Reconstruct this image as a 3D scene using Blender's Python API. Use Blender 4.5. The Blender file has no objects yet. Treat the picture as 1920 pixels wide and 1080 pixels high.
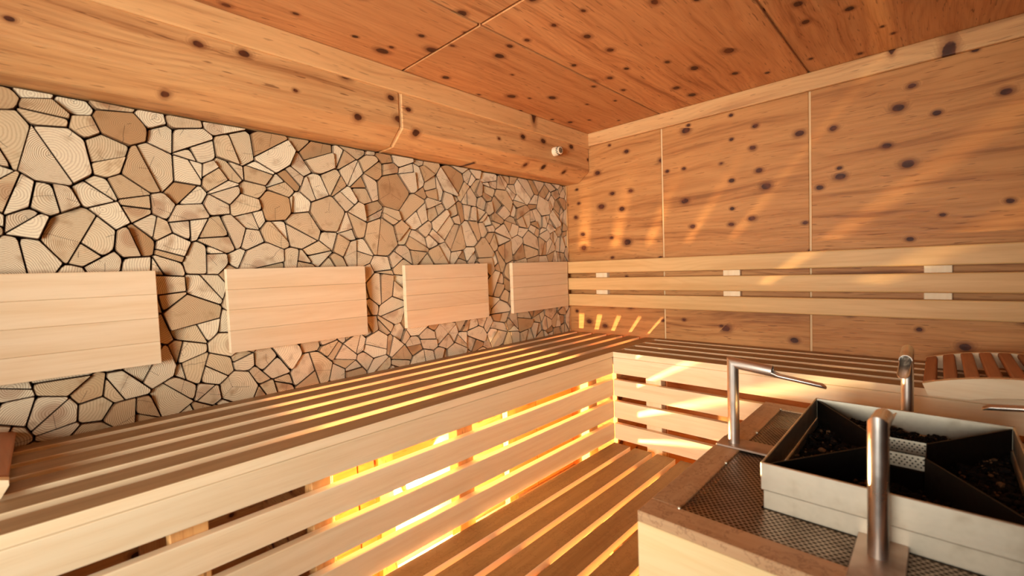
import bpy, bmesh, math, random
from mathutils import Matrix, Vector, noise

random.seed(7)
SC = bpy.context.scene
COL = SC.collection
FLOOR = -0.86          # the bench top is z = 0; wall_left is x = 0, wall_back is y = 0
CEIL = 1.179
XR, YF = 3.1, -3.5     # the two walls behind and beside the photographer

# ------------------------------------------------------------------ camera, world, light, exposure
cam_d = bpy.data.cameras.new('camera')
cam = bpy.data.objects.new('camera', cam_d)
COL.objects.link(cam)
SC.camera = cam
yaw, pit, rol = math.radians(43.69), math.radians(-2.48), math.radians(-2.02)
F_ = Vector((-math.sin(yaw) * math.cos(pit), math.cos(yaw) * math.cos(pit), math.sin(pit)))
R_ = F_.cross(Vector((0, 0, 1))).normalized()
U_ = R_.cross(F_)
R2 = math.cos(rol) * R_ + math.sin(rol) * U_
U2 = -math.sin(rol) * R_ + math.cos(rol) * U_
cam.matrix_world = Matrix(((R2.x, U2.x, -F_.x, 1.699), (R2.y, U2.y, -F_.y, -2.284), (R2.z, U2.z, -F_.z, 0.402), (0, 0, 0, 1)))
cam_d.sensor_width = 36.0
cam_d.lens = 841.1 / 1920 * 36
cam_d.clip_start = 0.02
cam_d.dof.use_dof = True
cam_d.dof.focus_distance = 2.3
cam_d.dof.aperture_fstop = 3.2

world = bpy.data.worlds.new('daylight')
SC.world = world
world.use_nodes = True
wb = world.node_tree.nodes['Background']
wb.inputs[0].default_value = (1.0, 0.86, 0.70, 1)
wb.inputs[1].default_value = 0.5

WIN = (0.80, 1.90, -0.15, 0.95)   # window in the wall behind the photographer: x0, x1, z0, z1
wl = bpy.data.lights.new('window_daylight', 'AREA')
wl.shape = 'RECTANGLE'
wl.size, wl.size_y = WIN[1] - WIN[0] - 0.1, WIN[3] - WIN[2] - 0.1
wl.energy = 31
wl.spread = math.radians(84)
wl.color = (1.0, 0.985, 0.90)
wlo = bpy.data.objects.new('window_daylight', wl)
wlo.location = ((WIN[0] + WIN[1]) / 2, YF - 0.30, (WIN[2] + WIN[3]) / 2)
wlo.rotation_euler = (math.radians(98), 0, math.radians(20))
COL.objects.link(wlo)
LAMP_STRENGTH = 16000.0

SC.view_settings.view_transform = 'Standard'
SC.view_settings.look = 'None'
SC.view_settings.gamma = 1.0
SC.view_settings.use_curve_mapping = False
SC.view_settings.exposure = -0.15


# ------------------------------------------------------------------ materials
def lin(r, g, b):
    f = lambda c: c / 12.92 if c <= 0.04045 else ((c + 0.055) / 1.055) ** 2.4
    return (f(r / 255), f(g / 255), f(b / 255), 1)


class NT:
    def __init__(self, name):
        self.m = bpy.data.materials.new(name)
        self.m.use_nodes = True
        self.t = self.m.node_tree
        self.b = self.t.nodes['Principled BSDF']

    def n(self, typ, **kw):
        nd = self.t.nodes.new(typ)
        for k, v in kw.items():
            setattr(nd, k, v)
        return nd

    def put(self, sock, v):
        if hasattr(v, 'node'):
            self.t.links.new(v, sock)
        else:
            sock.default_value = v

    def math(self, op, a, b=0.0, c=0.0, clamp=False):
        nd = self.n('ShaderNodeMath', operation=op, use_clamp=clamp)
        self.put(nd.inputs[0], a)
        self.put(nd.inputs[1], b)
        self.put(nd.inputs[2], c)
        return nd.outputs[0]

    def vmath(self, op, a, b=(0, 0, 0)):
        nd = self.n('ShaderNodeVectorMath', operation=op)
        self.put(nd.inputs[0], a)
        self.put(nd.inputs[1], b)
        return nd.outputs[0] if op != 'LENGTH' else nd.outputs['Value']

    def noise(self, vec, scale=1.0, detail=2.0, rough=0.5, dim='3D'):
        nd = self.n('ShaderNodeTexNoise', noise_dimensions=dim)
        self.put(nd.inputs['Vector'], vec)
        nd.inputs['Scale'].default_value = scale
        nd.inputs['Detail'].default_value = detail
        nd.inputs['Roughness'].default_value = rough
        return nd.outputs['Fac']

    def ramp(self, v, a, b, lo=0.0, hi=1.0):
        nd = self.n('ShaderNodeMapRange', interpolation_type='SMOOTHSTEP')
        self.put(nd.inputs['Value'], v)
        self.put(nd.inputs['From Min'], a)
        self.put(nd.inputs['From Max'], b)
        self.put(nd.inputs['To Min'], lo)
        self.put(nd.inputs['To Max'], hi)
        return nd.outputs['Result']

    def mix(self, f, a, b, mode='MIX'):
        nd = self.n('ShaderNodeMix', data_type='RGBA', blend_type=mode)
        self.put(nd.inputs[0], f)
        self.put(nd.inputs[6], a)
        self.put(nd.inputs[7], b)
        return nd.outputs[2]

    def sep(self, v):
        nd = self.n('ShaderNodeSeparateXYZ')
        self.put(nd.inputs[0], v)
        return nd.outputs

    def comb(self, x, y, z=0.0):
        nd = self.n('ShaderNodeCombineXYZ')
        self.put(nd.inputs[0], x)
        self.put(nd.inputs[1], y)
        self.put(nd.inputs[2], z)
        return nd.outputs[0]

    def bump(self, h, strength, dist):
        nd = self.n('ShaderNodeBump')
        nd.inputs['Strength'].default_value = strength
        nd.inputs['Distance'].default_value = dist
        self.put(nd.inputs['Height'], h)
        self.t.links.new(nd.outputs[0], self.b.inputs['Normal'])

    def done(self, col, rough, metal=0.0, spec=0.35):
        self.put(self.b.inputs['Base Color'], col)
        self.put(self.b.inputs['Roughness'], rough)
        self.b.inputs['Metallic'].default_value = metal
        self.b.inputs['Specular IOR Level'].default_value = spec
        return self.m

    def objp(self):
        """object coordinates (grain along local x) pushed to a place of their own for each board"""
        tc = self.n('ShaderNodeTexCoord')
        oi = self.n('ShaderNodeObjectInfo')
        r = oi.outputs['Random']
        off = self.comb(self.math('MULTIPLY', r, 37.0), self.math('MULTIPLY', r, 91.0), self.math('MULTIPLY', r, 13.0))
        return self.vmath('ADD', tc.outputs['Object'], off), r


def pine(name, light, mid, dark, kx=6.4, ky=9.0, sel=0.25, rmin=0.055, rmax=0.14, lam=0.14, grain=1.0):
    """knotty stone-pine board"""
    k = NT(name)
    p, r = k.objp()
    x, y, z = k.sep(p)
    vo = k.n('ShaderNodeTexVoronoi', voronoi_dimensions='2D', feature='F1')
    k.put(vo.inputs['Vector'], k.comb(k.math('MULTIPLY', x, kx), k.math('MULTIPLY', y, ky)))
    vo.inputs['Scale'].default_value = 1.0
    d, vc = vo.outputs['Distance'], vo.outputs['Color']
    cr, cg, cb = k.sep(vc)
    wob = k.noise(k.vmath('MULTIPLY', p, (30, 30, 30)), 1.0, 2.0)
    d2 = k.math('ADD', d, k.math('MULTIPLY', k.math('SUBTRACT', wob, 0.5), 0.075))
    on = k.math('GREATER_THAN', cr, sel)
    rad = k.math('ADD', rmin, k.math('MULTIPLY', k.math('POWER', cg, 1.6), rmax - rmin))
    knot = k.math('MULTIPLY', on, k.ramp(d2, k.math('MULTIPLY', rad, 1.08), k.math('MULTIPLY', rad, 0.78)))
    halo = k.math('MULTIPLY', on, k.ramp(d2, k.math('MULTIPLY', rad, 2.7), k.math('MULTIPLY', rad, 0.9)))
    warp = k.noise(k.vmath('MULTIPLY', p, (1.3, 4.5, 4.5)), 1.0, 2.0)
    ph = k.math('ADD', k.math('MULTIPLY', y, 260.0), k.math('ADD', k.math('MULTIPLY', warp, 60.0 * grain), k.math('MULTIPLY', halo, 16.0)))
    rings = k.math('MULTIPLY', k.math('ADD', k.math('SINE', ph), 1.0), 0.5)
    rings = k.math('POWER', rings, 2.2)
    fib = k.noise(k.vmath('MULTIPLY', p, (7, 260, 260)), 1.0, 3.0, 0.6)
    streak = k.noise(k.vmath('MULTIPLY', k.vmath('ADD', p, k.comb(0.0, k.math('MULTIPLY', warp, 0.12), 0.0)), (1.6, 26, 26)), 1.0, 4.0, 0.6)
    blot = k.noise(k.vmath('MULTIPLY', p, (2.2, 4.0, 4.0)), 1.0, 2.0)
    wn = k.n('ShaderNodeTexWhiteNoise', noise_dimensions='2D')
    k.put(wn.inputs['Vector'], k.comb(k.math('FLOOR', k.math('DIVIDE', y, lam)), k.math('FLOOR', k.math('DIVIDE', z, 0.5))))
    tone = wn.outputs['Value']
    c = k.mix(k.ramp(streak, 0.35, 0.72), light, mid)
    c = k.mix(k.math('MULTIPLY', k.ramp(blot, 0.4, 0.8), 0.55), c, mid)
    c = k.mix(k.math('MULTIPLY', k.math('MULTIPLY', rings, 0.20), k.ramp(warp, 0.3, 0.7, 0.35, 1.0)), c, dark)
    c = k.mix(k.math('MULTIPLY', k.ramp(fib, 0.52, 0.76), 0.42), c, dark)
    c = k.mix(k.math('MULTIPLY', k.ramp(streak, 0.56, 0.74), 0.75), c, dark)
    dash = k.noise(k.vmath('MULTIPLY', p, (16, 150, 150)), 1.0, 1.0)
    c = k.mix(k.math('MULTIPLY', k.ramp(dash, 0.66, 0.74), 0.65), c, lin(104, 54, 26))
    c = k.mix(k.math('MULTIPLY', tone, 0.42), c, k.mix(0.5, light, mid))
    c = k.mix(k.math('MULTIPLY', k.math('POWER', halo, 1.9), 0.7), c, dark)
    inner = k.mix(k.ramp(wob, 0.35, 0.7), lin(58, 22, 10), lin(98, 44, 20))
    c = k.mix(k.math('MULTIPLY', knot, 0.93), c, inner)
    v = k.math('ADD', 0.93, k.math('MULTIPLY', r, 0.14))
    c = k.mix(1.0, c, k.comb(v, v, v), 'MULTIPLY')
    k.bump(k.math('SUBTRACT', k.math('MULTIPLY', rings, -0.3), k.math('ADD', knot, fib)), 0.22, 0.0015)
    return k.done(c, k.ramp(fib, 0.2, 0.8, 0.5, 0.68))


def clear_wood(name, light, mid, dark, spots=0.0, streak_amt=0.75, stain=None):
    """knot-free aspen or alder board"""
    k = NT(name)
    p, r = k.objp()
    x, y, z = k.sep(p)
    warp = k.noise(k.vmath('MULTIPLY', p, (1.1, 6.0, 6.0)), 1.0, 2.0)
    ph = k.math('ADD', k.math('MULTIPLY', k.math('ADD', y, k.math('MULTIPLY', z, 0.7)), 190.0), k.math('MULTIPLY', warp, 70.0))
    rings = k.math('POWER', k.math('MULTIPLY', k.math('ADD', k.math('SINE', ph), 1.0), 0.5), 3.0)
    fib = k.noise(k.vmath('MULTIPLY', p, (9, 320, 320)), 1.0, 3.0, 0.6)
    streak = k.noise(k.vmath('MULTIPLY', p, (1.4, 30, 30)), 1.0, 4.0, 0.62)
    blot = k.noise(k.vmath('MULTIPLY', p, (5.0, 16.0, 16.0)), 1.0, 3.0)
    c = k.mix(k.math('MULTIPLY', k.ramp(streak, 0.38, 0.75), streak_amt), light, mid)
    c = k.mix(k.math('MULTIPLY', rings, 0.22), c, mid)
    c = k.mix(k.math('MULTIPLY', k.ramp(fib, 0.55, 0.85), 0.3), c, dark)
    c = k.mix(k.math('MULTIPLY', k.ramp(blot, 0.62, 0.85), 0.4), c, mid)
    if spots:
        c = k.mix(k.math('MULTIPLY', k.ramp(streak, 0.70, 0.8), spots), c, dark)
    if stain is not None:
        st = k.noise(k.vmath('MULTIPLY', p, (14, 14, 14)), 1.0, 5.0, 0.65)
        ridg = k.math('ABSOLUTE', k.math('SUBTRACT', st, 0.5))
        c = k.mix(k.math('MULTIPLY', k.ramp(ridg, 0.02, 0.0), 0.5), c, stain)
        c = k.mix(k.math('MULTIPLY', k.ramp(st, 0.5, 0.8), 0.6), c, stain)
    v = k.math('ADD', 0.92, k.math('MULTIPLY', r, 0.15))
    c = k.mix(1.0, c, k.comb(v, v, v), 'MULTIPLY')
    k.bump(fib, 0.12, 0.001)
    return k.done(c, 0.5)


def block_wood(name):
    """end grain: rings run about the pith stored in the uv map, tone is stored per block"""
    k = NT(name)
    uv = k.n('ShaderNodeUVMap', uv_map='pith').outputs[0]
    at = k.n('ShaderNodeAttribute', attribute_name='tone').outputs['Fac']
    a2 = k.n('ShaderNodeAttribute', attribute_name='split').outputs['Fac']
    u, v, _ = k.sep(uv)
    shift = k.comb(u, v, k.math('MULTIPLY', at, 53.0))
    w = k.noise(k.vmath('MULTIPLY', shift, (22, 22, 1)), 1.0, 2.0)
    rr = k.math('ADD', k.vmath('LENGTH', k.comb(u, v)), k.math('MULTIPLY', k.math('SUBTRACT', w, 0.5), 0.014))
    ph = k.math('MULTIPLY', rr, k.ramp(a2, 0.0, 1.0, 850.0, 1700.0))
    rings = k.math('POWER', k.math('MULTIPLY', k.math('ADD', k.math('SINE', ph), 1.0), 0.5), 2.0)
    # radial checks
    ang = k.math('ARCTAN2', v, u)
    av = k.math('ABSOLUTE', k.math('SINE', k.math('ADD', k.math('MULTIPLY', ang, 1.5), k.math('ADD', k.math('MULTIPLY', at, 40.0), k.math('MULTIPLY', w, 0.5)))))
    chk = k.math('MULTIPLY', k.ramp(k.math('MULTIPLY', av, rr), 0.0011, 0.0003), k.math('GREATER_THAN', k.noise(k.vmath('MULTIPLY', shift, (16, 16, 1)), 1.0, 0.0), 0.52))
    big = k.noise(k.vmath('MULTIPLY', shift, (26, 26, 1)), 1.0, 3.0)
    fine = k.noise(k.vmath('MULTIPLY', shift, (260, 260, 1)), 1.0, 2.0)
    light, mid, dark = lin(242, 226, 194), lin(222, 197, 158), lin(156, 116, 76)
    c = k.mix(k.ramp(at, 0.25, 0.8), light, mid)
    c = k.mix(k.ramp(at, 0.82, 1.0), c, lin(194, 154, 110))
    c = k.mix(k.math('MULTIPLY', k.ramp(big, 0.52, 0.8), 0.6), c, dark)
    c = k.mix(k.math('MULTIPLY', rings, k.ramp(a2, 0.1, 0.9, 0.32, 0.95)), c, dark)
    c = k.mix(k.math('MULTIPLY', k.ramp(fine, 0.5, 0.8), 0.18), c, dark)
    # heartwood stain on a few blocks
    c = k.mix(k.math('MULTIPLY', k.math('GREATER_THAN', k.math('FRACT', k.math('MULTIPLY', at, 17.3)), 0.82), k.ramp(rr, 0.034, 0.018, 0.0, 0.4)), c, lin(150, 92, 52))
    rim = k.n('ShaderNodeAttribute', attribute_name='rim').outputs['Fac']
    c = k.mix(k.math('MULTIPLY', rim, 0.8), c, lin(96, 60, 34))  # side and bevel faces coloured darker: shade between blocks painted in
    c = k.mix(k.math('MULTIPLY', chk, 0.9), c, lin(50, 26, 14))
    k.bump(k.math('ADD', rings, k.math('MULTIPLY', fine, 2.0)), 0.12, 0.0008)
    return k.done(c, 0.75, spec=0.2)


def metal(name, base, rough, stain, amt, rust=None):
    k = NT(name)
    tc = k.n('ShaderNodeTexCoord')
    p = tc.outputs['Object']
    n1 = k.noise(k.vmath('MULTIPLY', p, (9, 9, 9)), 1.0, 4.0, 0.6)
    n2 = k.noise(k.vmath('MULTIPLY', p, (14, 14, 140)), 1.0, 3.0)
    c = k.mix(k.math('MULTIPLY', k.ramp(n1, 0.42, 0.75), amt), base, stain)
    if rust is not None:
        c = k.mix(k.math('MULTIPLY', k.ramp(n2, 0.5, 0.8), 0.5), c, rust)
    k.bump(n2, 0.05, 0.001)
    return k.done(c, k.ramp(n1, 0.3, 0.8, rough, rough + 0.2), 1.0, 0.5)


def plain(name, col, rough, spec=0.3, var=0.15, scale=40, emit=None, strength=0.0):
    k = NT(name)
    tc = k.n('ShaderNodeTexCoord')
    n1 = k.noise(k.vmath('MULTIPLY', tc.outputs['Object'], (scale, scale, scale)), 1.0, 3.0)
    c = k.mix(k.math('MULTIPLY', n1, var * 2), col, tuple(q * 0.45 for q in col[:3]) + (1,))
    if emit:
        k.b.inputs['Emission Color'].default_value = emit
        k.b.inputs['Emission Strength'].default_value = strength
    return k.done(c, rough, 0.0, spec)


M = {}
M['pine_wall'] = pine('knotty_pine_wall', lin(210, 149, 88), lin(178, 114, 59), lin(106, 53, 22))
M['pine_ceiling'] = pine('knotty_pine_ceiling', lin(220, 160, 104), lin(194, 128, 76), lin(130, 70, 36), kx=6.0, ky=8.0, sel=0.35, rmin=0.05, rmax=0.15, grain=1.5)
M['pine_frieze'] = pine('knotty_pine_frieze', lin(224, 172, 114), lin(198, 138, 84), lin(132, 76, 40), kx=6.0, ky=9.0, sel=0.45, rmin=0.05, rmax=0.12, lam=0.09)
M['pine_trim'] = pine('pine_trim', lin(230, 182, 124), lin(210, 154, 98), lin(148, 90, 48), kx=5.0, ky=1.9, sel=0.66, rmin=0.05, rmax=0.10, lam=0.3)
M['batten'] = clear_wood('pale_batten', lin(232, 194, 144), lin(214, 168, 114), lin(156, 108, 62))
M['bench'] = clear_wood('pale_bench_board', lin(246, 222, 184), lin(234, 200, 154), lin(192, 148, 100), spots=0.3)
M['rest'] = clear_wood('honey_backrest_slat', lin(228, 184, 124), lin(208, 156, 94), lin(160, 106, 56), spots=0.35)
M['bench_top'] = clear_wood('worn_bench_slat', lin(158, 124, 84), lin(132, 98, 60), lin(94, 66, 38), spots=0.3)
M['duckboard'] = clear_wood('worn_duckboard_slat', lin(152, 116, 70), lin(126, 90, 50), lin(88, 58, 30), spots=0.3, stain=lin(116, 82, 46))
M['pad'] = clear_wood('pale_pad_board', lin(240, 214, 178), lin(228, 194, 150), lin(188, 142, 94), spots=0.6)
M['casing'] = clear_wood('pale_casing_board', lin(246, 220, 168), lin(236, 198, 138), lin(210, 156, 90), spots=0.5)
M['casing_top'] = clear_wood('stained_casing_rim', lin(204, 166, 126), lin(178, 134, 94), lin(126, 84, 54), spots=0.3, stain=lin(126, 86, 56))
M['redwood'] = clear_wood('reddish_headrest_slat', lin(182, 124, 84), lin(156, 98, 62), lin(104, 58, 34))
M['under'] = pine('rough_pine_under_bench', lin(230, 176, 112), lin(210, 146, 86), lin(152, 88, 44))
M['block'] = block_wood('split_log_end_grain')
M['backing'] = plain('dark_bark_backing', lin(52, 30, 18), 0.95, 0.1)
M['dark_wall'] = plain('dark_slate_wall', lin(70, 52, 42), 0.8)
M['floor'] = plain('grey_brown_floor_tile', lin(150, 118, 88), 0.6)
M['steel'] = metal('stained_steel', (0.72, 0.63, 0.49, 1), 0.38, (0.34, 0.26, 0.17, 1), 0.7)
M['steel_dark'] = metal('sooty_steel', (0.055, 0.045, 0.038, 1), 0.5, (0.02, 0.014, 0.01, 1), 0.8)
M['tube'] = metal('brushed_steel_tube', (0.74, 0.67, 0.60, 1), 0.27, (0.56, 0.46, 0.38, 1), 0.6)
M['perf'] = metal('perforated_sheet', (0.30, 0.22, 0.16, 1), 0.42, (0.13, 0.085, 0.06, 1), 0.7)
M['plate'] = metal('dull_bracket_plate', (0.44, 0.33, 0.26, 1), 0.45, (0.25, 0.16, 0.11, 1), 0.7)
M['soot'] = plain('black_heater_bed', lin(16, 11, 8), 0.95, 0.05)
M['white'] = plain('cream_plastic', lin(238, 220, 186), 0.45, 0.4, 0.03)
M['slot'] = plain('dark_slot', lin(60, 38, 24), 0.9, 0.1)
M['lamp'] = plain('glowing_lamp_glass', (1, 0.8, 0.5, 1), 0.4, emit=(1.0, 0.70, 0.33, 1), strength=LAMP_STRENGTH)
M['glass'] = NT('window_glass').m
gb = M['glass'].node_tree.nodes['Principled BSDF']
gb.inputs['Transmission Weight'].default_value = 1.0
gb.inputs['Roughness'].default_value = 0.0
gb.inputs['IOR'].default_value = 1.02


def gravel_mat():
    k = NT('black_heater_gravel')
    g = k.n('ShaderNodeNewGeometry').outputs['Random Per Island']
    n1 = k.noise(k.vmath('MULTIPLY', k.n('ShaderNodeTexCoord').outputs['Object'], (160, 160, 160)), 1.0, 3.0)
    c = k.mix(k.ramp(g, 0.0, 0.85), lin(6, 4, 3), lin(22, 16, 12))
    c = k.mix(k.ramp(g, 0.90, 1.0), c, lin(120, 92, 64))
    c = k.mix(k.math('MULTIPLY', k.ramp(n1, 0.5, 0.75), 0.4), c, lin(20, 13, 10))
    return k.done(c, 0.8, spec=0.25)


M['gravel'] = gravel_mat()

# ------------------------------------------------------------------ builders
WM = {}


def tag(o, label=None, cat=None, group=None, kind=None):
    if label:
        o['label'] = label
    if cat:
        o['category'] = cat
    if group:
        o['group'] = group
    if kind:
        o['kind'] = kind
    return o


def empty(name, loc, label, cat, group=None, rz=0.0, kind=None):
    o = bpy.data.objects.new(name, None)
    o.empty_display_size = 0.1
    m = Matrix.Translation(loc) @ Matrix.Rotation(rz, 4, 'Z')
    o.matrix_basis = m
    WM[o.name] = m
    COL.objects.link(o)
    return tag(o, label, cat, group, kind)


def link(name, me, mw, parent=None, mat=None):
    o = bpy.data.objects.new(name, me)
    if mat is not None and not me.materials:
        me.materials.append(mat)
    COL.objects.link(o)
    WM[o.name] = mw.copy()
    if parent is not None:
        o.parent = parent
        o.matrix_basis = WM[parent.name].inverted() @ mw
    else:
        o.matrix_basis = mw
    return o


def frame(c, gx, nz):
    """matrix with local x along gx, local z along nz, origin c"""
    gx, nz = Vector(gx).normalized(), Vector(nz).normalized()
    wy = nz.cross(gx)
    return Matrix(((gx.x, wy.x, nz.x, c[0]), (gx.y, wy.y, nz.y, c[1]), (gx.z, wy.z, nz.z, c[2]), (0, 0, 0, 1)))


BOXES = {}


def box_mesh(L, W, T, bev, mat, seg=1, top=None):
    """top: material of the upper face where it is worn by use"""
    key = (round(L, 4), round(W, 4), round(T, 4), round(bev, 5), mat, seg, top)
    if key not in BOXES:
        bm = bmesh.new()
        bmesh.ops.create_cube(bm, size=1.0, matrix=Matrix.Diagonal((L, W, T, 1)))
        if bev > 0:
            bmesh.ops.bevel(bm, geom=bm.edges[:], offset=bev, segments=seg, profile=0.5, affect='EDGES')
        me = bpy.data.meshes.new('board')
        bm.to_mesh(me)
        bm.free()
        me.materials.append(M[mat])
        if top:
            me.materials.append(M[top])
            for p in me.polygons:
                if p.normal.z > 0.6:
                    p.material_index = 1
        BOXES[key] = me
    return BOXES[key]


def board(name, lo, hi, grain, normal, mat, parent=None, bev=0.002, seg=1, top=None):
    """an axis-aligned board given by its corners; grain and normal are axis letters, e.g. 'x' and '-y'"""
    lo, hi = Vector(lo), Vector(hi)
    ax = {'x': Vector((1, 0, 0)), 'y': Vector((0, 1, 0)), 'z': Vector((0, 0, 1))}
    sg = -1 if normal[0] == '-' else 1
    g, n = ax[grain], ax[normal[-1]] * sg
    w = n.cross(g)
    dim = hi - lo
    L, W, T = abs(dim.dot(g)), abs(dim.dot(w)), abs(dim.dot(n))
    me = box_mesh(L, W, T, min(bev, min(L, W, T) * 0.45), mat, seg, top)
    return link(name, me, frame((lo + hi) / 2, g, n), parent)


def mesh_obj(name, verts, faces, mat, parent=None, mw=None, smooth=False):
    me = bpy.data.meshes.new(name)
    me.from_pydata([tuple(v) for v in verts], [], faces)
    me.update()
    me.materials.append(M[mat])
    if smooth:
        for p in me.polygons:
            p.use_smooth = True
    return link(name, me, mw or Matrix.Identity(4), parent)


def prism(name, prof, c, u, v, n, depth, mat, parent=None, bev=0.0):
    """extrude the 2D outline prof (in u,v) by depth along n; local x = u, local y = v"""
    bm = bmesh.new()
    vs = [bm.verts.new((a, b, 0)) for a, b in prof]
    f = bm.faces.new(vs)
    r = bmesh.ops.extrude_face_region(bm, geom=[f])
    bmesh.ops.translate(bm, vec=(0, 0, depth), verts=[q for q in r['geom'] if isinstance(q, bmesh.types.BMVert)])
    bmesh.ops.recalc_face_normals(bm, faces=bm.faces[:])
    if bev:
        bmesh.ops.bevel(bm, geom=[e for e in bm.edges if e.calc_face_angle(0) > 0.5], offset=bev, segments=1, affect='EDGES')
    me = bpy.data.meshes.new(name)
    bm.to_mesh(me)
    bm.free()
    me.materials.append(M[mat])
    u, v, n = Vector(u), Vector(v), Vector(n)
    mw = Matrix(((u.x, v.x, n.x, c[0]), (u.y, v.y, n.y, c[1]), (u.z, v.z, n.z, c[2]), (0, 0, 0, 1)))
    return link(name, me, mw, parent)


def struct(name, label, loc=(0, 0, 0)):
    return empty(name, loc, label, 'room', kind='structure')


# ------------------------------------------------------------------ room shell
fl = board('floor', (-0.2, YF - 0.1, FLOOR - 0.08), (XR + 0.1, 0.2, FLOOR), 'x', 'z', 'floor', bev=0)
tag(fl, 'dark tiled floor below the slatted bench platform', 'floor', kind='structure')

# back wall: knotty panels in a row, pale battens in the joints
wbk = struct('wall_back', 'knotty pine panel wall behind the long backrest', (1.5, 0.03, FLOOR))
board('backing', (-0.12, 0.012, FLOOR), (XR, 0.10, CEIL), 'x', '-y', 'under', wbk, 0)
J = [0.0, 0.638, 1.297, 1.956, 2.615, XR]
for i in range(5):
    board('panel', (J[i] + (0.004 if i else 0.0), 0, FLOOR), (J[i + 1] - 0.004, 0.012, CEIL), 'x', '-y', 'pine_wall', wbk, 0.0025)
    if i:
        board('batten', (J[i] - 0.0045, 0.0035, FLOOR), (J[i] + 0.0045, 0.012, CEIL), 'z', '-y', 'batten', wbk, 0)
t2 = board('trim_2', (0.187, -0.020, 1.104), (XR, 0.0, CEIL), 'x', '-y', 'pine_trim', None, 0.006, 2)
tag(t2, 'pale pine cornice board where knotty panel wall meets ceiling', 'trim', kind='structure')

# ceiling: grain along y
ce = struct('ceiling', 'ceiling of knotty pine sheets with narrow grooves', (1.5, -1.7, CEIL))
board('backing', (-0.1, YF, CEIL + 0.012), (XR, 0.1, CEIL + 0.09), 'y', '-z', 'under', ce, 0)
CX = [0.0, 0.636, 1.297, 1.956, 2.615, XR]
CY = [YF, -2.55, -1.277, 0.0]
for i in range(5):
    for j in range(3):
        board('panel', (CX[i] + 0.004, CY[j] + 0.004, CEIL), (CX[i + 1] - 0.004, CY[j + 1] - 0.004, CEIL + 0.012), 'y', '-z', 'pine_ceiling', ce, 0.002)

# bulkhead with chamfered lower edge along the log wall
XFZ = 0.187
t3 = struct('trim_3', 'boxed pine frieze with chamfered lower edge above the log wall', (0.1, -1.7, 0.9))
prof = [(0.0, 1.10), (XFZ, 1.10), (XFZ, 0.960), (0.110, 0.903), (0.0, 0.903)]
for y0, y1 in ((-1.284, -0.003), (-2.56, -1.296), (YF, -2.572)):
    bm = bmesh.new()
    cy, hl = (y0 + y1) / 2, (y1 - y0) / 2
    # local x runs along the frieze, local y is the height, local z points into the room
    a = [bm.verts.new((-hl, q[1] - 1.0, q[0])) for q in prof]
    b = [bm.verts.new((hl, q[1] - 1.0, q[0])) for q in prof]
    bm.faces.new(a)
    bm.faces.new(list(reversed(b)))
    for i in range(5):
        bm.faces.new((a[i], b[i], b[(i + 1) % 5], a[(i + 1) % 5]))
    bmesh.ops.recalc_face_normals(bm, faces=bm.faces[:])
    bmesh.ops.bevel(bm, geom=bm.edges[:], offset=0.003, segments=1, affect='EDGES')
    me = bpy.data.meshes.new('panel')
    bm.to_mesh(me)
    bm.free()
    me.materials.append(M['pine_frieze'])
    link('panel', me, Matrix(((0, 0, 1, 0), (1, 0, 0, cy), (0, 1, 0, 1.0), (0, 0, 0, 1))), t3)
for yj in (-1.290, -2.566):
    pr = [(0.0, 1.095), (XFZ - 0.004, 1.095), (XFZ - 0.004, 0.962), (0.108, 0.907), (0.0, 0.907)]
    prism('batten', pr, (0, yj + 0.0065, 0), (1, 0, 0), (0, 0, 1), (0, -1, 0), 0.013, 'batten', t3)
t1 = board('trim_1', (0.0, YF, 1.092), (XFZ + 0.012, -0.0, CEIL), 'y', 'x', 'pine_trim', None, 0.004)
tag(t1, 'smooth pine board between boxed frieze and ceiling', 'trim', kind='structure')

# walls behind and beside the photographer
wf = struct('wall_front', 'dark wall with a window behind the photographer', (1.5, YF, FLOOR))
x0, x1, z0, z1 = WIN
for lo, hi in (((-0.1, FLOOR), (x0, CEIL)), ((x1, FLOOR), (XR, CEIL)), ((x0, FLOOR), (x1, z0)), ((x0, z1), (x1, CEIL))):
    board('panel', (lo[0], YF - 0.08, lo[1]), (hi[0], YF, hi[1]), 'x', 'y', 'dark_wall', wf, 0)
wr = board('wall_right', (XR, YF, FLOOR), (XR + 0.08, 0.1, CEIL), 'y', '-x', 'dark_wall', None, 0)
tag(wr, 'dark wall at the far side of the heater', 'wall', kind='structure')
w1 = struct('window_1', 'window with pine frame in the wall behind the photographer', (1.05, YF - 0.04, z0))
for lo, hi in (((x0, z0), (x0 + 0.05, z1)), ((x1 - 0.05, z0), (x1, z1)), ((x0 + 0.05, z0), (x1 - 0.05, z0 + 0.05)), ((x0 + 0.05, z1 - 0.05), (x1 - 0.05, z1))):
    g = 'z' if hi[0] - lo[0] < 0.1 else 'x'
    board('window_frame', (lo[0], YF - 0.07, lo[1]), (hi[0], YF + 0.01, hi[1]), g, 'y', 'pine_trim', w1, 0.003)

# ------------------------------------------------------------------ wall of split logs
wl_ = struct('wall_left', 'wall clad with end-grain split log pieces', (0, -1.6, FLOOR))
board('backing', (-0.10, YF, FLOOR), (-0.002, 0.0, CEIL), 'y', 'x', 'backing', wl_, 0)
# below the bench the wall is plain boards
yb = [YF, -2.9, -2.3, -1.98, -1.45, -0.9, -0.35, -0.001]
for i in range(7):
    board('panel', (-0.001, yb[i] + 0.003, FLOOR), (0.012, yb[i + 1] - 0.003, -0.055), 'y', 'x', 'under', wl_, 0.002)
board('edge_strip', (0.0, -0.012, -0.03), (0.022, -0.001, 0.90), 'z', 'x', 'pine_trim', wl_, 0.002)


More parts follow.
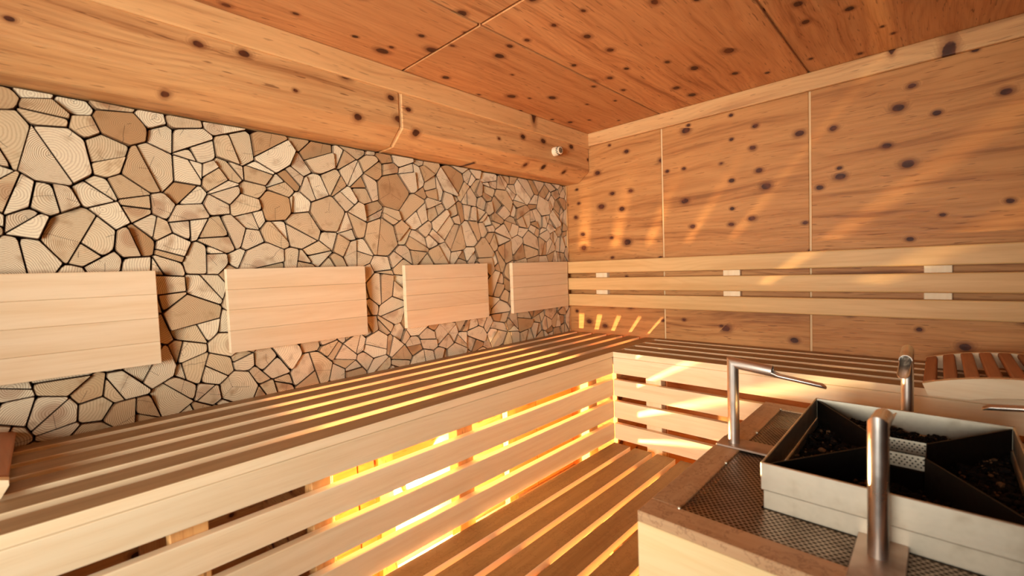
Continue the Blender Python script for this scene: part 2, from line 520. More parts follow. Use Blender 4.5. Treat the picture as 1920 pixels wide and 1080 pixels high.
def clip(poly, n, c):
    """keep the part of poly where n . p <= c"""
    out = []
    m = len(poly)
    for i in range(m):
        p, q = poly[i], poly[(i + 1) % m]
        dp, dq = n[0] * p[0] + n[1] * p[1] - c, n[0] * q[0] + n[1] * q[1] - c
        if dp <= 0:
            out.append(p)
        if dp * dq < 0:
            t = dp / (dp - dq)
            out.append((p[0] + t * (q[0] - p[0]), p[1] + t * (q[1] - p[1])))
    return out


def area(poly):
    return 0.5 * sum(poly[i][0] * poly[(i + 1) % len(poly)][1] - poly[(i + 1) % len(poly)][0] * poly[i][1] for i in range(len(poly)))


def centroid(poly):
    A = area(poly)
    cx = cy = 0
    for i in range(len(poly)):
        p, q = poly[i], poly[(i + 1) % len(poly)]
        w = p[0] * q[1] - q[0] * p[1]
        cx += (p[0] + q[0]) * w
        cy += (p[1] + q[1]) * w
    return (cx / (6 * A), cy / (6 * A))


def inset(poly, d):
    """offset every edge of a convex ccw outline inwards by d"""
    out = list(poly)
    for i in range(len(poly)):
        p, q = poly[i], poly[(i + 1) % len(poly)]
        ex, ey = q[0] - p[0], q[1] - p[1]
        l = math.hypot(ex, ey)
        if l < 1e-6:
            continue
        n = (ey / l, -ex / l)
        out = clip(out, n, n[0] * p[0] + n[1] * p[1] - d)
        if len(out) < 3:
            return []
    return out


YA, YB, ZA, ZB = -3.3, -0.013, -0.05, 0.899
rng = random.Random(21)
logs = []
tries = 0
while tries < 30000:
    tries += 1
    p = (rng.uniform(YA - 0.05, YB + 0.05), rng.uniform(ZA - 0.05, ZB + 0.05))
    r = rng.choice((0.066, 0.080, 0.092, 0.104, 0.056))
    if all((p[0] - q[0]) ** 2 + (p[1] - q[1]) ** 2 > ((r + q[2]) / 2) ** 2 for q in logs):
        logs.append((p[0], p[1], r))
pieces = []
GAP = 0.0012
for i, a in enumerate(logs):
    near = sorted((q for q in logs if q is not a), key=lambda q: (q[0] - a[0]) ** 2 + (q[1] - a[1]) ** 2)[:18]
    poly = [(YA, ZA), (YB, ZA), (YB, ZB), (YA, ZB)]
    for q in near:
        n = (q[0] - a[0], q[1] - a[1])
        l = math.hypot(*n)
        n = (n[0] / l, n[1] / l)
        t = (l * l + a[2] ** 2 * 0.6 - q[2] ** 2 * 0.6) / (2 * l)       # larger logs take more room
        poly = clip(poly, n, n[0] * a[0] + n[1] * a[1] + t)
        if len(poly) < 3:
            break
    if len(poly) < 3 or area(poly) < 0.0004:
        continue
    c = centroid(poly)
    A = area(poly)
    pith = (c[0] + rng.gauss(0, 0.010), c[1] + rng.gauss(0, 0.010))
    parts = [poly]
    th = rng.uniform(0, math.pi)
    k = rng.random()
    cuts = 0 if A < 0.0040 else (1 if A < 0.0078 else (2 if k < 0.6 else 1))
    if A > 0.0040 and k > 0.90:
        cuts -= 1
    for s in range(max(cuts, 0)):
        tt = th + s * (math.pi / 2 + rng.uniform(-0.35, 0.35))
        n = (math.cos(tt), math.sin(tt))
        cc = n[0] * pith[0] + n[1] * pith[1]
        new = []
        for q in parts:
            if s == 1 and (q is parts[-1] or rng.random() < 0.15):
                new.append(q)
                continue
            for sg in (1, -1):
                h = clip(q, (n[0] * sg, n[1] * sg), cc * sg)
                if len(h) >= 3 and area(h) > 0.00012:
                    new.append(h)
        parts = new
    far = rng.random() < 0.35
    if far:                                       # a piece whose pith lies outside it
        an = rng.uniform(0, 6.28)
        pith = (c[0] + 0.07 * math.cos(an), c[1] + 0.07 * math.sin(an))
    for q in parts:
        g = inset(q, GAP * rng.uniform(0.7, 1.5))
        if len(g) < 3 or area(g) < 0.00015:
            continue
        # knock off or round some corners
        out = []
        m = len(g)
        for v in range(m):
            p0, p1, p2 = g[v - 1], g[v], g[(v + 1) % m]
            d1 = math.hypot(p0[0] - p1[0], p0[1] - p1[1])
            d2 = math.hypot(p2[0] - p1[0], p2[1] - p1[1])
            k = rng.random()
            rr = min(0.0018, 0.3 * d1, 0.3 * d2) if k < 0.66 else min(rng.uniform(0.005, 0.014), 0.45 * d1, 0.45 * d2)
            e1 = (p1[0] + (p0[0] - p1[0]) * rr / d1, p1[1] + (p0[1] - p1[1]) * rr / d1)
            e2 = (p1[0] + (p2[0] - p1[0]) * rr / d2, p1[1] + (p2[1] - p1[1]) * rr / d2)
            mid = (0.25 * e1[0] + 0.5 * p1[0] + 0.25 * e2[0], 0.25 * e1[1] + 0.5 * p1[1] + 0.25 * e2[1])
            out += [e1, mid, e2] if rr > 0.004 else [e1, e2]
        pieces.append((out, pith, rng.random(), rng.random(), rng.uniform(0.014, 0.027), rng.gauss(0, 0.05), rng.gauss(0, 0.05)))


def block_geo(pc, vs, fs, org):
    out, pith, tone, spl, h, sx, sy = pc
    c = centroid(out)
    n = len(out)
    b = len(vs)
    bev = 0.0016
    for lvl in range(3):
        for p in out:
            dx, dy = p[0] - c[0], p[1] - c[1]
            l = math.hypot(dx, dy) or 1
            s = 1 - bev / l if lvl == 2 else 1.0
            hh = (0.0, h - 0.002, h)[lvl]
            x, y = c[0] + dx * s, c[1] + dy * s
            if lvl:
                hh += sx * dx + sy * dy
            vs.append((hh, x - org[0], y - org[1]))
    for lvl in range(2):
        for i in range(n):
            j = (i + 1) % n
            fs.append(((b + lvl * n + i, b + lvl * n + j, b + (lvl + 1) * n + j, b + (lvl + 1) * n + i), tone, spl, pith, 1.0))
    fs.append((tuple(b + 2 * n + i for i in range(n)), tone, spl, pith, 0.0))


def block_mesh(pcs, org):
    vs, fs = [], []
    for pc in pcs:
        block_geo(pc, vs, fs, org)
    me = bpy.data.meshes.new('wood_block')
    me.from_pydata(vs, [], [f[0] for f in fs])
    me.update()
    me.materials.append(M['block'])
    uv = me.uv_layers.new(name='pith')
    ta = me.attributes.new('tone', 'FLOAT', 'FACE')
    sa = me.attributes.new('split', 'FLOAT', 'FACE')
    ra = me.attributes.new('rim', 'FLOAT', 'FACE')
    for p, f in zip(me.polygons, fs):
        ta.data[p.index].value = f[1]
        sa.data[p.index].value = f[2]
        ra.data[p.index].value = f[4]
        for li in p.loop_indices:
            co = me.vertices[me.loops[li].vertex_index].co
            uv.data[li].uv = (co.y + org[0] - f[3][0], co.z + org[1] - f[3][1])
    return me


PADS = [(-2.533, -2.054), (-1.877, -1.399), (-1.217, -0.735), (-0.555, -0.066)]


def seen_size(pc):
    c = centroid(pc[0])
    if c[0] < -2.40 or c[1] < 0.0 or c[1] > 0.9:
        return 0.0
    if any(a < c[0] < b for a, b in PADS) and 0.164 < c[1] < 0.432:
        return 0.0
    d2 = 1.68 ** 2 + (c[0] + 2.284) ** 2
    return abs(area(pc[0])) / d2 ** 1.5


pieces.sort(key=seen_size, reverse=True)
for pc in pieces[:300]:
    c = centroid(pc[0])
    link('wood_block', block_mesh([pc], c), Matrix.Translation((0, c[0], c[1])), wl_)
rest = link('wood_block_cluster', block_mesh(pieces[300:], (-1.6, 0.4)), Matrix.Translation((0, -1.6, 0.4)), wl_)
tag(rest, kind='stuff')

# ------------------------------------------------------------------ four back pads on the log wall
PL = ['pale wooden back pad cut off by the frame edge, nearest of the four', 'pale wooden back pad, second nearest on the log wall',
      'pale wooden back pad, third along the log wall', 'smallest-looking wooden back pad beside the room corner']
for (y0, y1), lb in zip(PADS, PL):
    pd = empty('back_pad', (0.04, (y0 + y1) / 2, 0.162), lb, 'back pad', 'wooden back pads on the log wall')
    hs = [0.162]
    w = [rng.uniform(0.9, 1.1) for _ in range(4)]
    for q in w:
        hs.append(hs[-1] + q / sum(w) * 0.2705)
    for i in range(4):
        board('plank', (0.033, y0, hs[i] + (0.0002 if i else 0)), (0.055, y1, hs[i + 1] - (0.0002 if i < 3 else 0)), 'y', 'x', 'pad', pd, 0.0012)
    for yy in (y0 + 0.09, y1 - 0.09):
        board('mounting_batten', (0.012, yy - 0.025, 0.19), (0.0325, yy + 0.025, 0.405), 'z', 'x', 'pad', pd, 0.002)

# ------------------------------------------------------------------ benches
XB, YBK = 0.600, -0.474
P_, W_, TH = 0.1045, 0.071, 0.026
bl = empty('slatted_bench', (0.3, -1.7, FLOOR), 'long pale slatted bench running along the log wall', 'bench')
for i in range(6):
    hi = XB - i * P_
    lo = max(hi - W_, 0.026)
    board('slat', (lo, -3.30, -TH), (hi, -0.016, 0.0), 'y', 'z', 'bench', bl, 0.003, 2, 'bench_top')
RB = [(-0.101, -0.0265), (-0.206, -0.130), (-0.310, -0.231), (-0.410, -0.336)]
for a, b in RB:
    board('riser_board', (XB - 0.026, -3.30, a), (XB - 0.001, YBK + 0.004, b), 'y', 'x', 'bench', bl, 0.0025, 2)
for yp in (-0.605, -1.353, -2.10, -2.85):
    board('support_post', (0.528, yp - 0.034, FLOOR), (0.573, yp + 0.034, -0.10), 'z', '-y', 'under', bl, 0.002)
    board('support_post', (0.022, yp - 0.034, FLOOR), (0.060, yp + 0.034, -0.10), 'z', '-y', 'under', bl, 0.002)
    board('cross_rail', (0.022, yp - 0.022, -0.10), (0.573, yp + 0.022, -0.027), 'x', '-y', 'under', bl, 0.002)
board('support_post', (0.528, -1.85, FLOOR), (0.573, -1.80, -0.10), 'z', '-y', 'under', bl, 0.002)
board('partition', (0.0135, -1.80, FLOOR), (0.5275, -1.776, -0.027), 'x', '-y', 'under', bl, 0.002)
board('partition', (0.5740, -0.440, FLOOR), (0.5985, -0.030, -0.027), 'y', 'x', 'under', bl, 0.002)  # unseen closing panel added to keep lamp light out of the back bench
board('cross_rail', (0.022, -0.105, -0.075), (0.573, -0.055, -0.027), 'x', '-y', 'under', bl, 0.002)

board('cross_rail', (0.022, -0.582, -0.075), (0.573, -0.350, -0.027), 'x', '-y', 'under', bl, 0.002)
board('lamp_light_blocker', (0.0125, -1.205 - 0.099, -0.424), (0.150, -1.205 + 0.099, -0.420), 'y', 'z', 'steel_dark', bl, 0.001)  # unseen plate added to cut off the lamp's upward light

bb = empty('slatted_bench', (1.8, -0.24, FLOOR), 'pale slatted bench under the long wall backrest', 'bench')
for i in range(5):
    lo = YBK + i * P_
    hi = min(lo + W_, -0.006)
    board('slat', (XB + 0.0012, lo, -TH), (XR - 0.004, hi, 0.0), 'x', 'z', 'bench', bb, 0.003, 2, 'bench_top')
for a, b in RB:
    board('riser_board', (XB + 0.001, YBK + 0.001, a), (XR - 0.004, YBK + 0.026, b), 'x', '-y', 'bench', bb, 0.0025, 2)
for xp in (0.785, 1.5, 2.2, 2.9):
    board('support_post', (xp - 0.036, YBK + 0.027, FLOOR), (xp + 0.036, YBK + 0.070, -0.10), 'z', '-y', 'bench', bb, 0.002)
    board('cross_rail', (xp - 0.022, YBK + 0.027, -0.0995), (xp + 0.022, -0.006, -0.027), 'y', 'x', 'under', bb, 0.002)

# low walking platform of loose slats
pf = empty('duckboard', (0.95, -1.6, FLOOR), 'worn brown duckboard platform between bench and heater casing', 'platform')
xs = 0.607
for i in range(6):
    board('slat', (xs, -3.20, -0.445), (xs + 0.083, -0.489, -0.420), 'y', 'z', 'bench', pf, 0.003, 2, 'duckboard')
    xs += 0.1045
for yj in (-0.62, -1.35, -2.1, -2.9):
    board('joist', (0.615, yj - 0.025, -0.50), (1.235, yj + 0.025, -0.4455), 'x', 'z', 'under', pf, 0.002)
    for xx in (0.66, 1.18):
        board('foot', (xx - 0.025, yj - 0.025, FLOOR), (xx + 0.025, yj + 0.025, -0.5005), 'z', 'x', 'under', pf, 0.002)

# ------------------------------------------------------------------ long backrest on the back wall
br = empty('wall_backrest', (1.5, -0.03, 0.163), 'long three-slat pale backrest fixed to the knotty panel wall', 'backrest')


def round_slat(name, lo, hi, mat, parent):
    """a board with softly rounded ends and edges, grain along x"""
    return board(name, lo, hi, 'x', '-y', mat, parent, 0.006, 3)


for a, b in ((0.359, 0.431), (0.2595, 0.3325), (0.163, 0.235)):
    round_slat('slat', (0.030, -0.056, a), (XR - 0.02, -0.031, b), 'rest', br)
for xp in (0.270, 0.985, 1.694, 2.41):
    board('batten', (xp - 0.038, -0.0305, 0.180), (xp + 0.038, -0.0005, 0.415), 'z', '-y', 'bench', br, 0.002)

# ------------------------------------------------------------------ headrests
def headrest(loc, rz, label):
    """local x along the curved rails, y across; rests on its rail feet"""
    h = empty('slatted_headrest', loc, label, 'headrest', 'curved slatted headrests', rz)
    mw = WM[h.name]
    L, D = 0.42, 0.455
    top = lambda x: 0.026 + 0.043 * math.sin(math.pi * min(max((x + 0.01) / (L + 0.02), 0), 1)) ** 0.75
    bot = []
    for i in range(9):                       # arch between the two feet
        t = i / 8
        bot.append((0.095 + t * (L - 0.19), 0.020 * math.sin(math.pi * t) ** 0.8))
    outline = [(0.012, 0.0)] + bot + [(L - 0.012, 0.0), (L, 0.022)]
    for i in range(17):
        x = L - L * i / 16
        outline.append((x, top(x)))
    outline = [q for i, q in enumerate(outline) if i == 0 or (abs(q[0] - outline[i - 1][0]) + abs(q[1] - outline[i - 1][1])) > 1e-4]
    for yy in (0.0, D - 0.022):
        bm = bmesh.new()
        f = bm.faces.new([bm.verts.new((x, yy, z)) for x, z in outline])
        r = bmesh.ops.extrude_face_region(bm, geom=[f])
        bmesh.ops.translate(bm, vec=(0, 0.022, 0), verts=[q for q in r['geom'] if isinstance(q, bmesh.types.BMVert)])
        bmesh.ops.recalc_face_normals(bm, faces=bm.faces[:])
        me = bpy.data.meshes.new('side_rail')
        bm.to_mesh(me)
        bm.free()
        link('side_rail', me, mw.copy(), h, M['bench'])
    n = 10
    for i in range(n):
        x = 0.016 + (L - 0.032) * i / (n - 1)
        sl = math.atan2(top(x + 0.004) - top(x - 0.004), 0.008)
        z = top(x) - 0.007
        m = mw @ Matrix.Translation((x, D / 2 + 0.001, z)) @ Matrix.Rotation(-sl, 4, 'Y') @ Matrix.Rotation(math.pi / 2, 4, 'Z')
        link('slat', box_mesh(D - 0.046, 0.030, 0.016, 0.005, 'redwood', 2), m, h)
    return h


headrest((1.664, -0.562, 0.0005), 0.0, 'reddish slatted headrest lying on the bench behind the heater')
headrest((0.415, -2.768, 0.0005), math.pi / 2, 'dark headrest end on the bench beside the log wall')

# ------------------------------------------------------------------ heater
ZH = -0.080
HX0, HX1, HY0, HY1 = 1.271, 1.999, -1.503, -0.609
HCX, HCY = 1.635, -1.066
ht = empty('sauna_heater', (HCX, HCY, FLOOR), 'wood-cased sauna heater with steel tray of black gravel and water spouts', 'heater')
RW = 0.060
for z0_, z1_ in ((FLOOR, -0.72), (-0.718, -0.48), (-0.478, -0.24), (-0.238, ZH - 0.0005)):
    z1_ = min(z1_, ZH - 0.022)
    board('casing_board', (HX0, HY0, z0_), (HX1, HY0 + 0.022, z1_), 'x', '-y', 'casing', ht, 0.0015)
    board('casing_board', (HX0, HY1 - 0.022, z0_), (HX1, HY1, z1_), 'x', 'y', 'casing', ht, 0.0015)
    board('casing_board', (HX0, HY0 + 0.0225, z0_), (HX0 + 0.022, HY1 - 0.0225, z1_), 'y', '-x', 'casing', ht, 0.0015)
    board('casing_board', (HX1 - 0.022, HY0 + 0.0225, z0_), (HX1, HY1 - 0.0225, z1_), 'y', 'x', 'casing', ht, 0.0015)
zt0 = ZH - 0.0215
board('rim_board', (HX0, HY0, zt0), (HX1, HY0 + RW, ZH), 'x', 'z', 'casing_top', ht, 0.0015)
board('rim_board', (HX0, HY1 - RW, zt0), (HX1, HY1, ZH), 'x', 'z', 'casing_top', ht, 0.0015)
board('rim_board', (HX0, HY0 + RW + 0.0005, zt0), (HX0 + RW, HY1 - RW - 0.0005, ZH), 'y', 'z', 'casing_top', ht, 0.0015)
board('rim_board', (HX1 - RW, HY0 + RW + 0.0005, zt0), (HX1, HY1 - RW - 0.0005, ZH), 'y', 'z', 'casing_top', ht, 0.0015)
TX0, TX1, TY0, TY1 = 1.447, 1.823, -1.336, -0.796


def perforated(name, x0, x1, y0, y1, z, parent, pitch=0.0105, hole=0.0036):
    """flat sheet with rows of staggered diamond holes"""
    nx, ny = max(1, round((x1 - x0) / pitch)), max(1, round((y1 - y0) / (pitch * 0.72)))
    px, py = (x1 - x0) / nx, (y1 - y0) / ny
    vs, fs = [], []
    for j in range(ny):
        for i in range(nx + (j % 2)):
            cx = x0 + (i + (0.5 if j % 2 == 0 else 0.0)) * px
            cy = y0 + (j + 0.5) * py
            a, b_ = max(cx - px / 2, x0), min(cx + px / 2, x1)
            b = len(vs)
            vs += [(a, cy - py / 2, z), (b_, cy - py / 2, z), (b_, cy + py / 2, z), (a, cy + py / 2, z)]
            hx = min(hole, cx - a) if cx - a > 0 else 0
            hx2 = min(hole, b_ - cx) if b_ - cx > 0 else 0
            k = 0.30 * py
            vs += [(cx - hx, cy - k * 0.5, z), (cx, cy - k * 1.25, z), (cx + hx2, cy - k * 0.5, z), (cx + hx2, cy + k * 0.5, z), (cx, cy + k * 1.25, z), (cx - hx, cy + k * 0.5, z)]
            fs += [(b, b + 1, b + 6, b + 5), (b, b + 5, b + 4), (b + 1, b + 2, b + 7, b + 6), (b + 2, b + 3, b + 8, b + 7), (b + 3, b + 9, b + 8), (b + 3, b, b + 4, b + 9)]
    o = mesh_obj(name, vs, fs, 'perf', parent)
    return o


zp = ZH - 0.004
perforated('perforated_sheet', HX0 + RW - 0.004, TX0, HY0 + RW - 0.004, HY1 - RW + 0.004, zp, ht)
perforated('perforated_sheet', TX1, HX1 - RW + 0.004, HY0 + RW - 0.004, HY1 - RW + 0.004, zp, ht)
perforated('perforated_sheet', TX0, TX1, HY0 + RW - 0.004, TY0, zp, ht)
perforated('perforated_sheet', TX0, TX1, TY1, HY1 - RW + 0.004, zp, ht)
board('liner', (HX0 + 0.024, HY0 + 0.024, ZH - 0.09), (HX1 - 0.024, HY1 - 0.024, ZH - 0.075), 'x', 'z', 'soot', ht, 0)
for sx, sy in ((HX0 + RW - 0.001, HY0 + RW - 0.001), (HX1 - RW, HY0 + RW), (HX0 + RW, HY1 - RW), (HX1 - RW, HY1 - RW), (HX0 + RW, -1.18), (HX0 + RW, -0.93)):
    bm = bmesh.new()
    bmesh.ops.create_uvsphere(bm, u_segments=10, v_segments=6, radius=0.004)
    me = bpy.data.meshes.new('screw')
    bm.to_mesh(me)
    bm.free()
    link('screw', me, Matrix.Translation((sx, sy, ZH)), ht, M['steel'])


# steel tray: lip band over a slightly smaller lower band
def tray_wall(name, lo, hi, mat='steel'):
    d = Vector(hi) - Vector(lo)
    g = 'x' if d.x > d.y else 'y'
    return board(name, lo, hi, g, 'z', mat, tr, 0.0012)


RIM, SPL, TB = 0.008, -0.046, ZH - 0.004
tr = link('tray', box_mesh(TX1 - TX0 - 0.02, TY1 - TY0 - 0.02, 0.004, 0, 'soot'), Matrix.Translation(((TX0 + TX1) / 2, (TY0 + TY1) / 2, TB + 0.002)), ht)
t = 0.004
for zl, zh, e in ((SPL, RIM, 0.0), (TB, SPL - 0.0005, 0.0035)):
    tray_wall('tray_wall', (TX0 + e, TY0 + e, zl), (TX1 - e, TY0 + e + t, zh))
    tray_wall('tray_wall', (TX0 + e, TY1 - e - t, zl), (TX1 - e, TY1 - e, zh))
    tray_wall('tray_wall', (TX0 + e, TY0 + e + t, zl), (TX0 + e + t, TY1 - e - t, zh))
    tray_wall('tray_wall', (TX1 - e - t, TY0 + e + t, zl), (TX1 - e, TY1 - e - t, zh))


# dividers from the tray corners to the cup, the cup itself
CS = 0.045
CTOP = 0.012
for sx in (-1, 1):
    for sy in (-1, 1):
        a = Vector((HCX + sx * ((TX1 - TX0) / 2 - 0.006), HCY + sy * ((TY1 - TY0) / 2 - 0.006), 0))
        b = Vector((HCX + sx * CS, HCY + sy * CS, 0))
        d = (b - a)
        zc = (TB + 0.004 + 0.003) / 2
        m = frame(((a.x + b.x) / 2, (a.y + b.y) / 2, zc), d, (0, 0, 1))
        link('divider', box_mesh(d.length, 0.003, 0.003 - TB - 0.004, 0, 'steel_dark'), m, tr)


def perforated_wall(name, c, u, w, z0, z1, parent):
    """upright perforated face centred on c, running along u"""
    u = Vector(u)
    nx, nz = max(3, round(w / 0.0085)), 4
    px, pz = w / nx, (z1 - z0) / (nz + 1.2)
    vs, fs = [], []

    def P(a, b):
        return (c[0] + u.x * a, c[1] + u.y * a, b)
    b0 = len(vs)
    vs += [P(-w / 2, z1 - pz * 0.6), P(w / 2, z1 - pz * 0.6), P(w / 2, z1), P(-w / 2, z1), P(-w / 2, z0), P(w / 2, z0), P(w / 2, z0 + pz * 0.6), P(-w / 2, z0 + pz * 0.6)]
    fs += [(0, 1, 2, 3), (4, 5, 6, 7)]
    for j in range(nz):
        for i in range(nx):
            cx = -w / 2 + (i + 0.5) * px
            cz = z0 + pz * (0.6 + j + 0.5)
            sk = (0.22 if j % 2 else -0.22) * px
            b = len(vs)
            vs += [P(cx - px / 2, cz - pz / 2), P(cx + px / 2, cz - pz / 2), P(cx + px / 2, cz + pz / 2), P(cx - px / 2, cz + pz / 2)]
            vs += [P(cx + sk - px * 0.26, cz), P(cx + sk, cz - pz * 0.36), P(cx + sk + px * 0.26, cz), P(cx + sk, cz + pz * 0.36)]
            fs += [(b, b + 1, b + 5), (b, b + 5, b + 4), (b + 1, b + 2, b + 6), (b + 1, b + 6, b + 5), (b + 2, b + 3, b + 7), (b + 2, b + 7, b + 6), (b + 3, b, b + 4), (b + 3, b + 4, b + 7)]
    o = mesh_obj(name, vs, fs, 'steel', parent)
    return o


for z0_, z1_, s in ((-0.024, CTOP - 0.008, CS),):
    for u, off in (((1, 0, 0), (0, -s)), ((1, 0, 0), (0, s)), ((0, 1, 0), (-s, 0)), ((0, 1, 0), (s, 0))):
        perforated_wall('cup_wall', (HCX + off[0], HCY + off[1]), u, 2 * s, z0_, z1_, tr)
board('cup_core', (HCX - CS + 0.004, HCY - CS + 0.004, TB + 0.005), (HCX + CS - 0.004, HCY + CS - 0.004, -0.03), 'x', 'z', 'soot', tr, 0)

# gravel in the tray
vs, fs = [], []
bm = bmesh.new()
bmesh.ops.create_icosphere(bm, subdivisions=1, radius=1.0)
iv = [v.co.copy() for v in bm.verts]
iff = [tuple(v.index for v in f.verts) for f in bm.faces]
bm.free()
rg = random.Random(5)
for q in range(6500):
    x = rg.uniform(TX0 + 0.012, TX1 - 0.012)
    y = rg.uniform(TY0 + 0.012, TY1 - 0.012)
    if abs(x - HCX) < CS + 0.006 and abs(y - HCY) < CS + 0.006:
        continue
    s = rg.uniform(0.002, 0.0048) if q % 9 else rg.uniform(0.005, 0.009)
    dx, dy = (x - HCX) / (TX1 - TX0) * 2, (y - HCY) / (TY1 - TY0) * 2
    base = -0.062 + 0.018 * noise.noise((x * 14, y * 14, 1.3)) + 0.010 * noise.noise((x * 40, y * 40, 4.0))
    if dy > abs(dx):
        base += 0.022                                     # the far compartment is filled higher
    z = base + rg.uniform(-0.006, 0.004)
    b = len(vs)
    sc = Vector((rg.uniform(0.7, 1.3), rg.uniform(0.7, 1.3), rg.uniform(0.5, 1.0)))
    rz = rg.uniform(0, 6.28)
    ca, sa_ = math.cos(rz), math.sin(rz)
    for v in iv:
        j = s * rg.uniform(0.75, 1.15)
        px, py, pz = v.x * sc.x * j, v.y * sc.y * j, v.z * sc.z * j
        vs.append((x + px * ca - py * sa_, y + px * sa_ + py * ca, z + pz))
    fs += [tuple(b + i for i in f) for f in iff]
gv = mesh_obj('gravel', vs, fs, 'gravel', ht)
tag(gv, kind='stuff')
bed = board('gravel_bed', (TX0 + 0.006, TY0 + 0.006, TB + 0.004), (TX1 - 0.006, TY1 - 0.006, -0.066), 'x', 'z', 'soot', ht, 0)


# water spouts: upright tube, mitred elbow, arm that ends in an open trough
def spout(base, d, parent):
    """base point on the rim, d = unit direction of the arm in plan"""
    r, ri = 0.0138, 0.0122
    d = Vector((d[0], d[1], 0))
    s = Vector((-d.y, d.x, 0))
    up = Vector((0, 0, 1))
    ztop = 0.137
    drop = 0.118
    N = 20
    cx, cy = base
    C0 = Vector((cx, cy, ZH + 0.006))
    E = Vector((cx, cy, ztop))
    ad = (d - up * drop).normalized()              # arm direction, falling a little
    an = ad.cross(s) * -1
    if an.z < 0:
        an = -an
    A1 = E + ad * 0.092
    A2 = E + ad * 0.205
    vs, fs = [], []

    def ring(c, fu, fv, rad, plane=None):
        b = len(vs)
        for i in range(N):
            a = 2 * math.pi * i / N
            vs.append(c + (fu * math.cos(a) + fv * math.sin(a)) * rad)
        return b

    def bridge(a, b):
        for i in range(N):
            j = (i + 1) % N
            fs.append((a + i, a + j, b + j, b + i))
    a = ring(C0, d, s, r)
    # mitre plane: halfway between up and the arm direction
    nrm = (up + ad).normalized()
    b = len(vs)
    for i in range(N):
        t_ = 2 * math.pi * i / N
        p = C0 + (d * math.cos(t_) + s * math.sin(t_)) * r
        k = (E - p).dot(nrm) / up.dot(nrm)
        vs.append(p + up * k)
    bridge(a, b)
    e = ring(A1, -an, s, r)
    # order of the arm ring follows the upright ring through the bend: d maps to -an
    bridge(b, e)
    # slanted cut: the upper half stops, the lower half goes on as a trough
    e2 = ring(A1, -an, s, ri)
    bridge(e, e2)
    out_, inn = [], []
    tube = mesh_obj('spout', vs, fs, 'tube', parent, smooth=True)
    tube.data.set_sharp_from_angle(angle=math.radians(35))
    # trough
    tv, tf = [], []
    K = 12
    for c_, cut in ((A1 - ad * 0.004, 1.62), (A1 + ad * 0.016, 1.15), (A2 - ad * 0.010, 1.15), (A2 - ad * 0.002, 0.8), (A2, 0.4)):
        for rad in (r, ri):
            for i in range(K + 1):
                a_ = -cut + 2 * cut * i / K
                q = (-an * math.cos(a_) + s * math.sin(a_)) * rad
                tv.append(c_ + q)
    st = 2 * (K + 1)
    for lv in range(4):
        o0, o1 = lv * st, (lv + 1) * st
        for i in range(K):
            tf.append((o0 + i, o1 + i, o1 + i + 1, o0 + i + 1))
            tf.append((o0 + K + 1 + i, o0 + K + 2 + i, o1 + K + 2 + i, o1 + K + 1 + i))
        tf.append((o0, o0 + K + 1, o1 + K + 1, o1))
        tf.append((o0 + K, o1 + K, o1 + 2 * K + 1, o0 + 2 * K + 1))
    o0 = 4 * st
    for i in range(K):
        tf.append((o0 + i, o0 + K + 1 + i, o0 + K + 2 + i, o0 + i + 1))
    mesh_obj('trough', tv, tf, 'tube', tube, smooth=True)
    # base flange
    vv, ff = [], []
    for z, rad in ((ZH + 0.0058, 0.019), (ZH + 0.0095, 0.018)):
        for i in range(N):
            a_ = 2 * math.pi * i / N
            vv.append((cx + rad * math.cos(a_), cy + rad * math.sin(a_), z))
    ff = [(i, (i + 1) % N, N + (i + 1) % N, N + i) for i in range(N)] + [tuple(range(N, 2 * N))]
    return tube


PW = 0.033
for (bx, by), dr, (px0, px1, py0, py1) in (
        ((1.309, -1.052), (1, 0), (HX0 + 0.004, TX0 + 0.004, -1.052 - PW, -1.052 + PW)),
        ((1.635, -0.647), (0, -1), (1.635 - PW, 1.635 + PW, TY1 - 0.004, HY1 - 0.004)),
        ((1.630, -1.392), (0, 1), (1.632 - PW, 1.632 + PW, HY0 + 0.004, TY0 + 0.004)),
        ((1.961, -1.052), (-1, 0), (TX1 - 0.004, HX1 - 0.004, -1.052 - PW, -1.052 + PW))):
    board('bracket_plate', (px0, py0, ZH + 0.0003), (px1, py1, ZH + 0.0063), 'x' if dr[0] else 'y', 'z', 'plate', ht, 0.001)
    spout((bx, by), dr, ht)

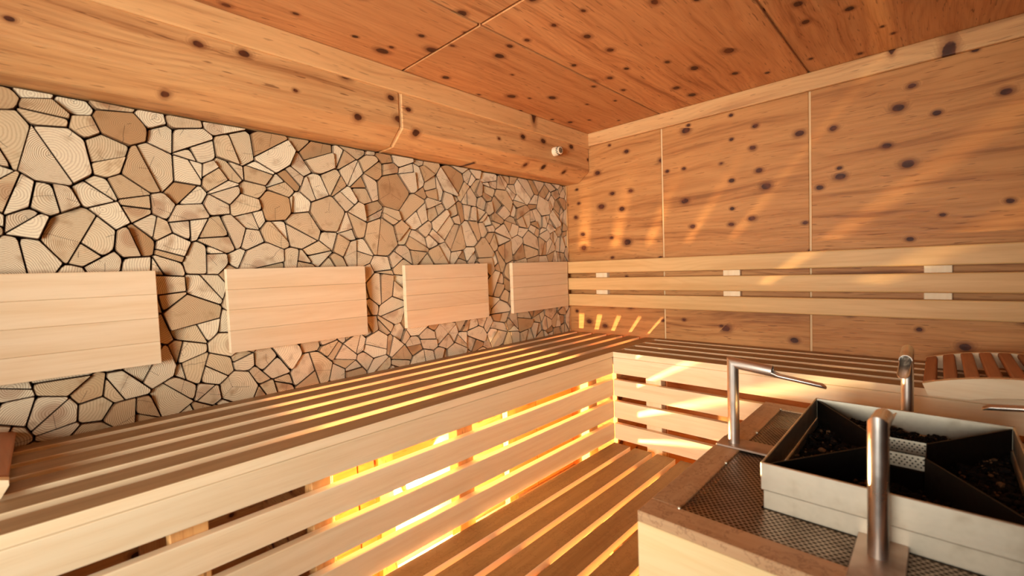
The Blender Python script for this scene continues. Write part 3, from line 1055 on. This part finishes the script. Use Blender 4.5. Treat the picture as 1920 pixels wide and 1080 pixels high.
# ------------------------------------------------------------------ sensor on the frieze
sn = empty('temperature_sensor', (XFZ, -0.332, 1.024), 'small cream slotted temperature sensor on the boxed frieze', 'sensor')
N = 24
vs, fs = [], []
for x, rad in ((0.0, 0.0245), (0.006, 0.0245), (0.020, 0.0235), (0.021, 0.0215), (0.040, 0.0205), (0.0425, 0.0185)):
    for i in range(N):
        a = 2 * math.pi * i / N
        vs.append((XFZ + x, -0.332 + rad * math.cos(a), 1.024 + rad * math.sin(a)))
for l in range(5):
    for i in range(N):
        j = (i + 1) % N
        fs.append((l * N + i, l * N + j, (l + 1) * N + j, (l + 1) * N + i))
fs.append(tuple(5 * N + i for i in range(N)))
mesh_obj('body', vs, fs, 'white', sn)
for i in range(14):
    a = 2 * math.pi * i / 14
    c = (XFZ + 0.031, -0.332 + 0.0208 * math.cos(a), 1.024 + 0.0208 * math.sin(a))
    link('slot', box_mesh(0.013, 0.0042, 0.0018, 0, 'slot'), frame(c, (1, 0, 0), (0, math.cos(a), math.sin(a))), sn)
for i in range(5):
    q = (i - 2) * 0.006
    link('grille_bar', box_mesh(0.030 - abs(q) * 0.9, 0.0028, 0.0012, 0, 'slot'), frame((XFZ + 0.0427, -0.332 + q, 1.024), (0, 0, 1), (1, 0, 0)), sn)

# ------------------------------------------------------------------ lamp under the bench
lp = empty('bench_lamp', (0.03, -1.205, -0.52), 'glowing warm lamp on the wall under the slatted bench', 'lamp')


def disc(name, x0, x1, rad0, rad1, mat, cap=True):
    N = 16
    vs = [(x, -1.205 + r * math.cos(2 * math.pi * i / N), -0.52 + r * math.sin(2 * math.pi * i / N)) for x, r in ((x0, rad0), (x1, rad1)) for i in range(N)]
    fs = [(i, (i + 1) % N, N + (i + 1) % N, N + i) for i in range(N)] + [tuple(range(N, 2 * N))]
    return mesh_obj(name, vs, fs, mat, lp)


disc('lamp_base', 0.0125, 0.032, 0.045, 0.040, 'white')
bm = bmesh.new()
bmesh.ops.create_icosphere(bm, subdivisions=2, radius=0.021)
me = bpy.data.meshes.new('bulb')
bm.to_mesh(me)
bm.free()
link('bulb', me, Matrix.Translation((0.055, -1.205, -0.52)), lp, M['lamp'])
